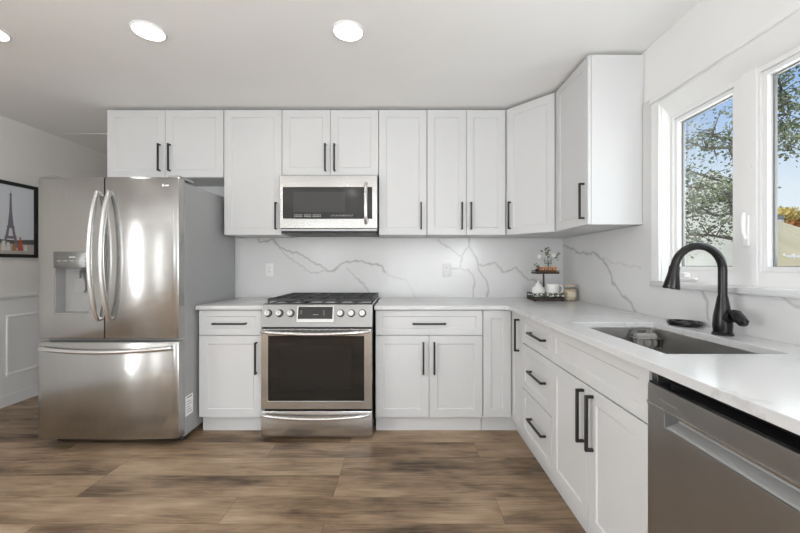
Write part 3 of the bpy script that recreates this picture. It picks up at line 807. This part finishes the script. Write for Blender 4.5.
# soap dish / drain cover on the counter
t = thing('sink_strainer', 'round black rubber dish lying on the counter behind the sink', 'dish', (1.312, 1.690, CZ1+.0005))
MB().lathe([(0, 0), (.060, 0), (.069, .008), (.070, .018), (.066, .020), (.060, .012), (.034, .007), (0, .007)], (0, 0, 0), 32).build('bowl', M['black_gloss'], t)
b = MB().tube([(.046*math.cos(2*PI*i/24), .046*math.sin(2*PI*i/24), .018) for i in range(24)], .004, 8, closed=True)
for i in range(4):
    a = PI/4+PI/2*i; b.tube([(.013*math.cos(a), .013*math.sin(a), .014), (.060*math.cos(a), .060*math.sin(a), .016)], .0035, 6)
b.lathe([(0, .007), (.016, .007), (.013, .020), (0, .022)], (0, 0, 0), 16)
b.build('insert', M['black'], t)

# ------------------------------------------------------------------ faucet
t = thing('kitchen_faucet', 'black gooseneck pull-down faucet standing behind the sink', 'faucet', (1.290, 1.462, CZ1+.0005))
M['bronze'] = mat('black_bronze', (.022, .021, .021), .26, .6, .5)
MB().lathe([(0, 0), (.036, 0), (.036, .006), (.031, .012), (.033, .04), (.031, .075), (.024, .115), (.0185, .150), (.0175, .158), (0, .158)], (0, 0, 0), 28).build('base', M['bronze'], t)
R_ = .098; zt = .263; pts = [(0, 0, .152), (0, 0, .20), (0, 0, zt)]
for i in range(1, 19):
    a = PI*.96*i/18; pts.append((-R_+R_*math.cos(a), 0, zt+R_*math.sin(a)))
lx, _, lz = pts[-1]
MB().tube(pts, .0155, 16).build('spout', M['bronze'], t)
dirv = Vector((-.16, 0, -1)).normalized(); p0 = Vector((lx, 0, lz))
pp = [p0+dirv*s for s in (-.006, .0, .012, .030, .085, .090)]
MB().tube(pp, [.0165, .0190, .0190, .0205, .0300, .0285], 18).build('spray_head', M['bronze'], t)
b = MB().tube([(0, -.020, .072), (0, -.046, .078)], [.022, .021], 16)
b.tube([(0, -.046, .098), (-.002, -.060, .093), (-.004, -.080, .075), (-.004, -.096, .062), (-.004, -.102, .056)], [.012, .019, .020, .018, .010], 14)
b.build('lever', M['bronze'], t)

# ------------------------------------------------------------------ wall outlets
def outlet(label, x):
    t = thing('wall_outlet', label, 'outlet', (x, YB-.012, 1.146), 0, 'outlets on the back splash')
    MB().box(-.036, .036, -.006, -.0005, -.058, .058, .003, 2).build('cover_plate', M['white_plastic'], t)
    MB().box(-.017, .017, -.0085, -.0062, -.034, .034, .001, 1).build('receptacle', M['white_plastic'], t)
    b = MB()
    for z in (-.018, .016):
        for dx in (-.006, .005): b.box(dx, dx+.002, -.0089, -.0084, z, z+.009)
        b.box(-.002, .002, -.0089, -.0084, z-.009, z-.005)
    b.build('slots', M['black'], t)
outlet('white duplex outlet on the marble left of the range', -1.190)
outlet('white duplex outlet on the marble right of the range', .368)

# ------------------------------------------------------------------ recessed ceiling lights
def recessed(label, x, y):
    t = thing('recessed_light', label, 'ceiling light', (x, y, ZC), 0, 'recessed ceiling lights')
    MB().lathe([(.0745, -.0095), (.077, -.0105), (.084, -.004), (.085, -.0005), (.0745, -.0005)], (0, 0, 0), 36).build('trim_ring', M['trim'], t)
    MB().lathe([(0, -.009), (.074, -.009), (.074, -.002), (0, -.002)], (0, 0, 0), 36).build('lens', M['lens'], t)
    d = bpy.data.lights.new('lamp', 'AREA'); d.shape = 'DISK'; d.size = .13; d.energy = LAMP_W; d.color = (1, .985, .96)
    o = bpy.data.objects.new('lamp', d); COL.objects.link(o); o.parent = t; o.location = (0, 0, -.013)
recessed('lit recessed ceiling light above the space before the microwave', -.303, 1.92)
recessed('lit recessed ceiling light above the space before the refrigerator', -1.367, 1.92)
recessed('lit recessed ceiling light cut by the left edge of the photo', -2.22, 1.92)
recessed('added recessed ceiling light, unseen behind the camera, by the sink wall', .55, -.6)  # this and the next two are added out of view for room light
recessed('added recessed ceiling light, unseen behind the camera, mid room', -.9, -.6)
recessed('added recessed ceiling light, unseen behind the camera, by the left wall', -2.3, -.6)

# ------------------------------------------------------------------ framed picture on the left wall
t = thing('framed_picture', 'black framed picture of an iron lattice tower on the left wall', 'picture', (XL, 3.062, 1.576), -PI/2*-1)
PW, PH = .226, .322                                     # local: x along the wall, faces -y
fr = MB().cells([-PW, -PW+.030, PW-.030, PW], [-PH, -PH+.030, PH-.030, PH], lambda u, v: not (abs(u) < PW-.03 and abs(v) < PH-.03), lambda u, v, d: (u, -.026+.0255*d, v))
fr.build('frame', M['black'], t)
pm = [mat('print_sky', (.70, .73, .77), .3), mat('print_tower', (.21, .19, .23), .4), mat('print_ground', (.50, .46, .42), .4), mat('print_red', (.50, .10, .05), .4),
      mat('print_trees', (.10, .11, .10), .4), mat('print_light', (.72, .70, .66), .4), mat('print_skin', (.40, .22, .10), .4)]
b = MB(); W_, H_ = PW-.03, PH-.03
b.box(-W_, W_, -.010, -.002, -H_, H_, mi=0)
def pp_(pts, mi, k):
    if mi == 1: pts = [(cx+(x-cx)*.66, .262-(.262-z)*1.07) for x, z in pts]
    b.poly([(x, -.0102-.0002*k, z) for x, z in pts], mi)
cx = .005
pp_([(-W_, -H_), (W_, -H_), (W_, -.205), (-W_, -.205)], 2, 1)
pp_([(-W_, -.205), (W_, -.205), (W_, -.160), (.12, -.165), (.06, -.172), (-.06, -.172), (-.14, -.160), (-W_, -.155)], 4, 2)
def tw(z0, w0, i0, z1, w1, i1, k=3):      # two legs of the tower between two heights
    for s in (-1, 1):
        q = [(cx+s*w0, z0), (cx+s*i0, z0), (cx+s*i1, z1), (cx+s*w1, z1)]
        pp_(q if s < 0 else q[::-1], 1, k)
tw(-.205, .098, .060, -.130, .070, .038); tw(-.118, .064, .030, -.045, .042, .014)
pp_([(cx-.072, -.134), (cx+.072, -.134), (cx+.070, -.112), (cx-.070, -.112)], 1, 4)
pp_([(cx-.046, -.050), (cx+.046, -.050), (cx+.043, -.032), (cx-.043, -.032)], 1, 4)
pp_([(cx-.036, -.034), (cx+.036, -.034), (cx+.017, .080), (cx+.010, .215), (cx-.010, .215), (cx-.017, .080)], 1, 3)
pp_([(cx-.014, .212), (cx+.014, .212), (cx+.012, .226), (cx+.002, .232), (cx+.001, .262), (cx-.001, .262), (cx-.002, .232), (cx-.012, .226)], 1, 4)
pp_([(.060, -.262), (.105, -.262), (.098, -.205), (.088, -.165), (.072, -.165), (.066, -.205)], 3, 5)
pp_([(.074, -.164), (.086, -.164), (.087, -.146), (.080, -.140), (.073, -.146)], 6, 5)
for x, w, h in ((-.05, .020, .08), (-.015, .016, .07), (.03, .018, .06), (.125, .014, .05)):
    pp_([(x-w, -.262), (x+w, -.262), (x+w*.6, -.262+h), (x-w*.6, -.262+h)], 5 if x != .03 else 6, 5)
b.build('print', pm, t)

# ------------------------------------------------------------------ two-tier tray in the corner and what is on it
TX, TY, TZ = 1.128, 2.900, CZ1+.0005
M['dark_wood'] = noise_tint(mat('dark_stained_wood', (.05, .035, .026), .55), 9, (.035, .025, .019), (.075, .052, .036), (1, 8, 1))
M['wire'] = mat('dark_wire', (.03, .028, .026), .5, .5)
M['ceramic'] = mat('white_ceramic', (.80, .79, .765), .18)
M['leaf_dull'] = noise_tint(mat('dusty_leaf', (.16, .18, .12), .7), 30, (.10, .13, .08), (.26, .28, .20))
M['petal'] = mat('white_petal', (.82, .81, .77), .6)
M['orange_wood'] = noise_tint(mat('orange_wood', (.45, .17, .05), .5), 40, (.36, .12, .035), (.56, .24, .08))
t = thing('tiered_tray', 'two-tier dark wood serving tray in the corner of the counter', 'tray', (TX, TY, TZ))
b = MB().box(-.118, .118, -.085, .085, .006, .024, .003, 1); b.build('lower_tier', M['dark_wood'], t)
b = MB()
for z in (.030, .056): b.tube([(-.116, -.083, z), (.116, -.083, z), (.116, .083, z), (-.116, .083, z)], .0035, 6, closed=True)
for x in (-.116, -.04, .04, .116):
    for y in (-.083, .083): b.tube([(x, y, .006), (x, y, .056)], .003, 6)
b.build('rail', M['wire'], t)
for x in (-.105, .105):
    for y in (-.07, .07): MB().lathe([(0, 0), (.008, 0), (.008, .006), (0, .006)], (x, y, 0), 10).build('foot', M['wire'], t)
MB().lathe([(0, .024), (.014, .024), (.008, .03), (.007, .212), (0, .212)], (0, .03, 0), 12).build('post', M['dark_wood'], t)
MB().box(-.088, .088, -.070, .070, .2125, .229, .003, 1).build('upper_tier', M['dark_wood'], t)
b = MB().tube([(-.086, -.068, .236), (.086, -.068, .236), (.086, .068, .236), (-.086, .068, .236)], .003, 6, closed=True)
b.build('rail', M['wire'], t)
zl, zu = TZ+.0245, TZ+.2295
# lower tier: lidded jug, mug, garland
t = thing('sugar_pot', 'round white lidded ceramic pot on the lower tray tier', 'pot', (TX-.062, TY-.02, zl))
MB().lathe([(0, 0), (.030, 0), (.046, .022), (.051, .050), (.045, .078), (.027, .094), (.024, .098), (0, .098)], (0, 0, 0), 24).build('body', M['ceramic'], t)
MB().lathe([(.025, .0985), (.022, .107), (.010, .114), (.007, .122), (.010, .130), (.007, .137), (0, .138)], (0, 0, 0), 20).build('lid', M['ceramic'], t)
t = thing('mug', 'white ceramic mug with side handle on the lower tray tier', 'mug', (TX+.052, TY-.02, zl))
MB().lathe([(0, 0), (.034, 0), (.045, .008), (.050, .035), (.049, .106), (.046, .108), (.045, .104), (.045, .035), (.040, .012), (0, .010)], (0, 0, 0), 28).build('body', M['ceramic'], t)
MB().tube([(.046, -.005, .092), (.068, -.008, .095), (.079, -.009, .075), (.076, -.009, .050), (.063, -.008, .034), (.046, -.005, .032)], .0065, 10).build('handle', M['ceramic'], t)
def leaves(b, pts, n, r, size, mi=0, squash=1):
    for i in range(n):
        c = Vector(random.choice(pts))+Vector((random.gauss(0, r), random.gauss(0, r*.6), random.gauss(0, r)*squash))
        a = Vector((random.uniform(-1, 1), random.uniform(-1, 1), random.uniform(-.4, 1))).normalized()
        u = a.cross(Vector((random.uniform(-1, 1), random.uniform(-1, 1), random.uniform(-1, 1)))).normalized()
        s = size*random.uniform(.6, 1.25)
        b.poly([c, c+a*s*.45+u*s*.28, c+a*s, c+a*s*.45-u*s*.28], mi)
gp = [(x*.01, -.096, .046) for x in range(-11, 12, 2)]
b = MB(); b.tube([(-.115, -.096, .048), (-.06, -.098, .042), (0, -.097, .048), (.06, -.098, .042), (.115, -.096, .048)], .003, 6)
leaves(b, gp, 120, .008, .018)
for x in (-.10, -.07, -.02, .02, .06, .10): b.ball((x, -.106, .046+random.uniform(-.006, .012)), .008, sub=1, mi=1)
o = b.build('garland', [M['leaf_dull'], M['petal']], None, (TX, TY, TZ)); tag(o, 'small leafy garland with white buds along the lower tray rail', 'garland')
# upper tier: orange box, bud vase with white flowers, little leafy sprig
t = thing('wooden_crate', 'little orange wooden crate on the upper tray tier', 'crate', (TX+.010, TY-.015, zu+.0005))
b = MB()
for z in (.002, .022):
    b.box(-.066, .066, -.036, -.031, z, z+.015); b.box(-.066, .066, .031, .036, z, z+.015)
    b.box(-.066, -.061, -.031, .031, z, z+.015); b.box(.061, .066, -.031, .031, z, z+.015)
b.box(-.061, .061, -.031, .031, 0, .005)
for x in (-.061, .056):
    for y in (-.031, .026): b.box(x, x+.005, y, y+.005, .005, .038)
b.build('slats', M['orange_wood'], t)
b = MB()
for i, x in enumerate((-.05, -.036, -.022, -.008, .010, .024, .038)): b.box(x, x+.006, -.0366, -.0358, .008, .018+.008*(i % 2))
b.build('crate_print', M['dark_wood'], t)
t = thing('bud_vase', 'small clear glass bud vase in the orange crate, holding white flowers', 'vase', (TX+.018, TY-.015, zu+.0065))
MB().lathe([(0, 0), (.020, 0), (.024, .02), (.026, .06), (.020, .085), (.022, .092), (.0205, .092), (.0185, .085), (.0245, .06), (.0225, .02), (.018, .003), (0, .003)], (0, 0, 0), 20).build('glass', M['clear'], t)
b = MB(); b.tube([(.0275*math.cos(2*PI*i/16), .0275*math.sin(2*PI*i/16), .060) for i in range(16)], .0015, 6, closed=True)
for s in (-1, 1): b.tube([(s*.0275, 0, .060), (s*.030, 0, .09), (s*.018, 0, .112)], .0015, 6)
b.build('wire_hanger', M['wire'], t)
t = thing('flower_stems', 'sprig of white flowers with grey-green leaves in the bud vase', 'flowers', (TX+.018, TY-.015, zu+.0102))
b = MB()
tips = [(-.075, -.01, .112), (.040, -.012, .122), (-.012, 0, .150), (.075, 0, .118), (.008, .01, .165)]
for p in tips: b.tube([(p[0]*.05, 0, .004), (p[0]*.12, 0, .07), (p[0]*.5, p[1]*.5, p[2]*.75), p], .0016, 5)
b.build('stem', M['leaf_dull'], t)
b = MB(); leaves(b, [(-.012, 0, .150), (.008, .01, .160), (-.02, 0, .165), (.075, 0, .118), (0, 0, .12)], 46, .012, .026); b.build('leaves', M['leaf_dull'], t)
for p in tips[:2]:
    b = MB()
    for i in range(6):
        a = 2*PI*i/6; b.ball((p[0]+.010*math.cos(a), p[1]-.004, p[2]+.010*math.sin(a)), .0085, (1, .45, 1), 1)
    b.ball((p[0], p[1]-.007, p[2]), .005, sub=1); b.build('flower', M['petal'], t)
t = thing('mini_plant', 'tiny dark potted sprig at the left of the upper tray tier', 'plant', (TX-.072, TY-.02, zu+.0005))
MB().lathe([(0, 0), (.011, 0), (.014, .022), (.012, .022), (0, .018)], (0, 0, 0), 14).build('pot', M['wire'], t)
b = MB(); b.tube([(0, 0, .015), (-.004, 0, .05)], .0015, 5); leaves(b, [(0, 0, .03), (-.003, 0, .045), (-.006, 0, .055)], 18, .006, .024); b.build('leaves', M['leaf_dull'], t)
# jar beside the tray
t = thing('glass_jar', 'glass jar with tan contents and lid beside the tiered tray', 'jar', (1.318, 2.880, TZ))
M['tan'] = noise_tint(mat('tan_grains', (.45, .33, .21), .8), 120, (.45, .36, .26), (.68, .57, .44), bump=.5)
MB().lathe([(0, 0), (.052, 0), (.056, .006), (.056, .090), (.046, .104), (.044, .112), (.042, .112), (.044, .102), (.0525, .088), (.0525, .008), (.05, .004), (0, .004)], (0, 0, 0), 28).build('glass', M['clear'], t)
MB().lathe([(0, .0045), (.049, .0045), (.0518, .010), (.0518, .088), (.03, .094), (0, .092)], (0, 0, 0), 24).build('contents', M['tan'], t)
MB().lathe([(0, .1125), (.047, .1125), (.049, .116), (.049, .124), (.045, .127), (.012, .128), (.010, .134), (0, .136)], (0, 0, 0), 24).build('lid', mat('pinkish_lid', (.52, .42, .35), .5), t)
b = MB(); n = 8
for i in range(n):
    a0, a1 = [-PI/2-.12-.55+1.1*k/n for k in (i, i+1)]
    b.poly([(.0568*math.cos(a0), .0568*math.sin(a0), .034), (.0568*math.cos(a1), .0568*math.sin(a1), .034), (.0568*math.cos(a1), .0568*math.sin(a1), .072), (.0568*math.cos(a0), .0568*math.sin(a0), .072)])
b.build('paper_label', mat('cream_paper', (.62, .54, .42), .7), t)

# ------------------------------------------------------------------ outside the window
def outdoor(name, c0, c1, scale): return noise_tint(mat(name, c0, .95, spec=.1), scale, c0, c1)
M['grass'] = outdoor('dry_pale_ground', (.50, .46, .36), (.66, .61, .50), .35)
def terr(x, y):
    d = math.hypot(x, y); a = math.atan2(x, y)
    h = -.6+.9*(1-math.exp(-((d-8)/18)**2 if d > 8 else 0))
    h += 7.0*math.exp(-((a-.70)/.09)**2)*max(0, min(1, (d-14)/24))
    h += 4.4*math.exp(-((a-.86)/.30)**2)*max(0, min(1, (d-20)/40))
    return h
b = MB(); na, nd = 60, 40; gv = []
for i in range(na+1):
    a = .25+1.2*i/na; row = []
    for j in range(nd+1):
        d = 4.2+85*(j/nd)**1.8
        x, y = d*math.sin(a), d*math.cos(a)
        row.append(b.bm.verts.new((max(x, 1.8), y, terr(x, y))))
    gv.append(row)
for i in range(na):
    for j in range(nd): b.bm.faces.new((gv[i][j], gv[i+1][j], gv[i+1][j+1], gv[i][j+1]))
b.smooth = True
for f in b.bm.faces:
    c = f.calc_center_median(); f.material_index = 1 if math.atan2(c.x, c.y) > .79 else 0
struct(b.build('ground_outside', [M['grass'], outdoor('golden_hillside', (.56, .46, .28), (.70, .58, .38), .25)]))
M['bark'] = outdoor('tree_bark', (.10, .085, .065), (.17, .145, .12), 9)
M['leaf'] = outdoor('tree_leaf', (.13, .155, .085), (.30, .33, .20), 1.3)
def tree(label, x, y, z0, trunk_h, limbs, nleaf, spread, leaf, m, seed, trunk_r=.16, group='trees outside the window'):
    rnd = random.Random(seed)
    t = thing('leafy_tree', label, 'tree', (x, y, z0), 0, group)
    b = MB(); b.tube([(0, 0, -.15), (.04, 0, trunk_h*.4), (-.03, .05, trunk_h*.75), (0, 0, trunk_h)], [trunk_r, trunk_r*.8, trunk_r*.65, trunk_r*.4], 10)
    b.build('trunk', M['bark'], t)
    bb = MB(); fol = MB()
    for (h, dx, dy, dz) in limbs:
        p = [Vector((0, 0, h))]; n = 7
        for i in range(1, n+1):
            s = i/n
            p.append(Vector((dx*s, dy*s, h+dz*s))+Vector((rnd.uniform(-.10, .10), rnd.uniform(-.10, .10), rnd.uniform(-.10, .10)+.16*math.sin(PI*s))))
        bb.tube(p, [trunk_r*.22*(1-.8*i/n) for i in range(n+1)], 6)
        tips = []
        for i in range(2, n+1):
            for k in range(3):
                q = p[i]+Vector((rnd.gauss(0, spread), rnd.gauss(0, spread), rnd.gauss(.05, spread*.7)))
                bb.tube([p[i], (p[i]+q)/2+Vector((0, 0, .05)), q], [.014, .009, .004], 5)
                tips.append(q)
        for i in range(nleaf):
            c = rnd.choice(tips)+Vector((rnd.gauss(0, .15), rnd.gauss(0, .15), rnd.gauss(0, .10)))
            a = Vector((rnd.uniform(-1, 1), rnd.uniform(-1, 1), rnd.uniform(-.8, .5))).normalized()
            u = a.cross(Vector((rnd.uniform(-1, 1), rnd.uniform(-1, 1), rnd.uniform(-1, 1)))).normalized()
            s = leaf*rnd.uniform(.6, 1.3)
            fol.poly([c, c+a*s*.5+u*s*.32, c+a*s, c+a*s*.5-u*s*.32])
    bb.build('branches', M['bark'], t); fol.build('foliage', m, t)
    return t
# the big tree: trunk behind the window post, branches reaching across both panes
tree('dark green leafy tree close outside, branches across both window panes', 7.35, 7.6, -.3, 5.6,
     [(2.0, -1.3, .2, .0), (2.3, -1.5, .4, .3), (2.7, -1.6, -.3, .3), (3.0, -1.5, .3, .5), (3.4, -1.4, 0, .7), (2.5, -.9, .6, .4), (3.8, -.9, .3, .5),
      (3.7, .7, -.2, .3), (4.0, .9, .2, .4), (4.3, .7, -.3, .5), (4.5, .8, .1, .7), (5.0, .5, .2, .7), (5.0, -.2, -.2, .8), (5.3, .9, .1, .5)],
     520, .20, .075, M['leaf'], 3)
M['rust'] = outdoor('rust_leaf', (.38, .15, .05), (.55, .27, .10), 1.5)
M['gold'] = outdoor('gold_leaf', (.50, .36, .10), (.66, .52, .22), 1.5)
def bush(label, x, y, z, r, h, m, seed):
    rnd = random.Random(seed)
    t = thing('autumn_tree', label, 'tree', (x, y, z), 0, 'autumn trees on the far slope')
    MB().tube([(0, 0, -.3), (0, 0, h*.5)], [.2, .12], 8).build('trunk', M['bark'], t)
    f = MB()
    for i in range(900):
        v = Vector((rnd.gauss(0, 1), rnd.gauss(0, 1), rnd.gauss(0, 1))).normalized()*rnd.uniform(.75, 1.05)
        c = Vector((v.x*r, v.y*r, h*.55+v.z*h*.5))
        a = Vector((rnd.uniform(-1, 1), rnd.uniform(-1, 1), rnd.uniform(-1, 1))).normalized(); u = a.cross(v).normalized(); s = r*.22
        f.poly([c, c+a*s*.5+u*s*.4, c+a*s, c+a*s*.5-u*s*.4])
    f.build('foliage', m, t)
bush('rust-orange autumn tree on the slope, seen low in the right pane', 52.5, 47.5, terr(52.5, 47.5), 2.2, 2.6, M['rust'], 1)
bush('golden yellow autumn tree left of the rust-orange one', 46.2, 44.6, terr(46.2, 44.6), 1.9, 1.7, M['gold'], 2)
# white picket fence and a grey shed, low in the right pane
t = thing('rail_fence', 'white rail fence at the foot of the right window pane', 'fence', (20.0, 19.0, 0))
zg = .85
b = MB()
for i in range(12): b.box(-3+.5*i-.04, -3+.5*i+.04, -.04, .04, zg-.3, zg+.95)
b.build('posts', M['trim'], t)
b = MB()
for z in (.35, .75): b.box(-3.05, 3.0, -.06, -.042, zg+z, zg+z+.1)
b.build('rails', M['trim'], t)
t = thing('shed', 'small grey shed with a gabled roof far outside the right pane', 'shed', (43.0, 41.9, terr(43, 41.9)-.8))
sg = mat('shed_siding', (.42, .44, .47), .8); sr = mat('shed_roof', (.16, .17, .19), .8)
MB().box(-.6, .6, -.5, .5, -.5, .7).build('walls', sg, t)
MB().prism([(-.75, .71), (.75, .71), (0, 1.15)], 'y', -.6, .6).build('roof', sr, t)
MB().box(-.2, .2, -.53, -.505, -.3, .55).build('door', M['trim'], t)
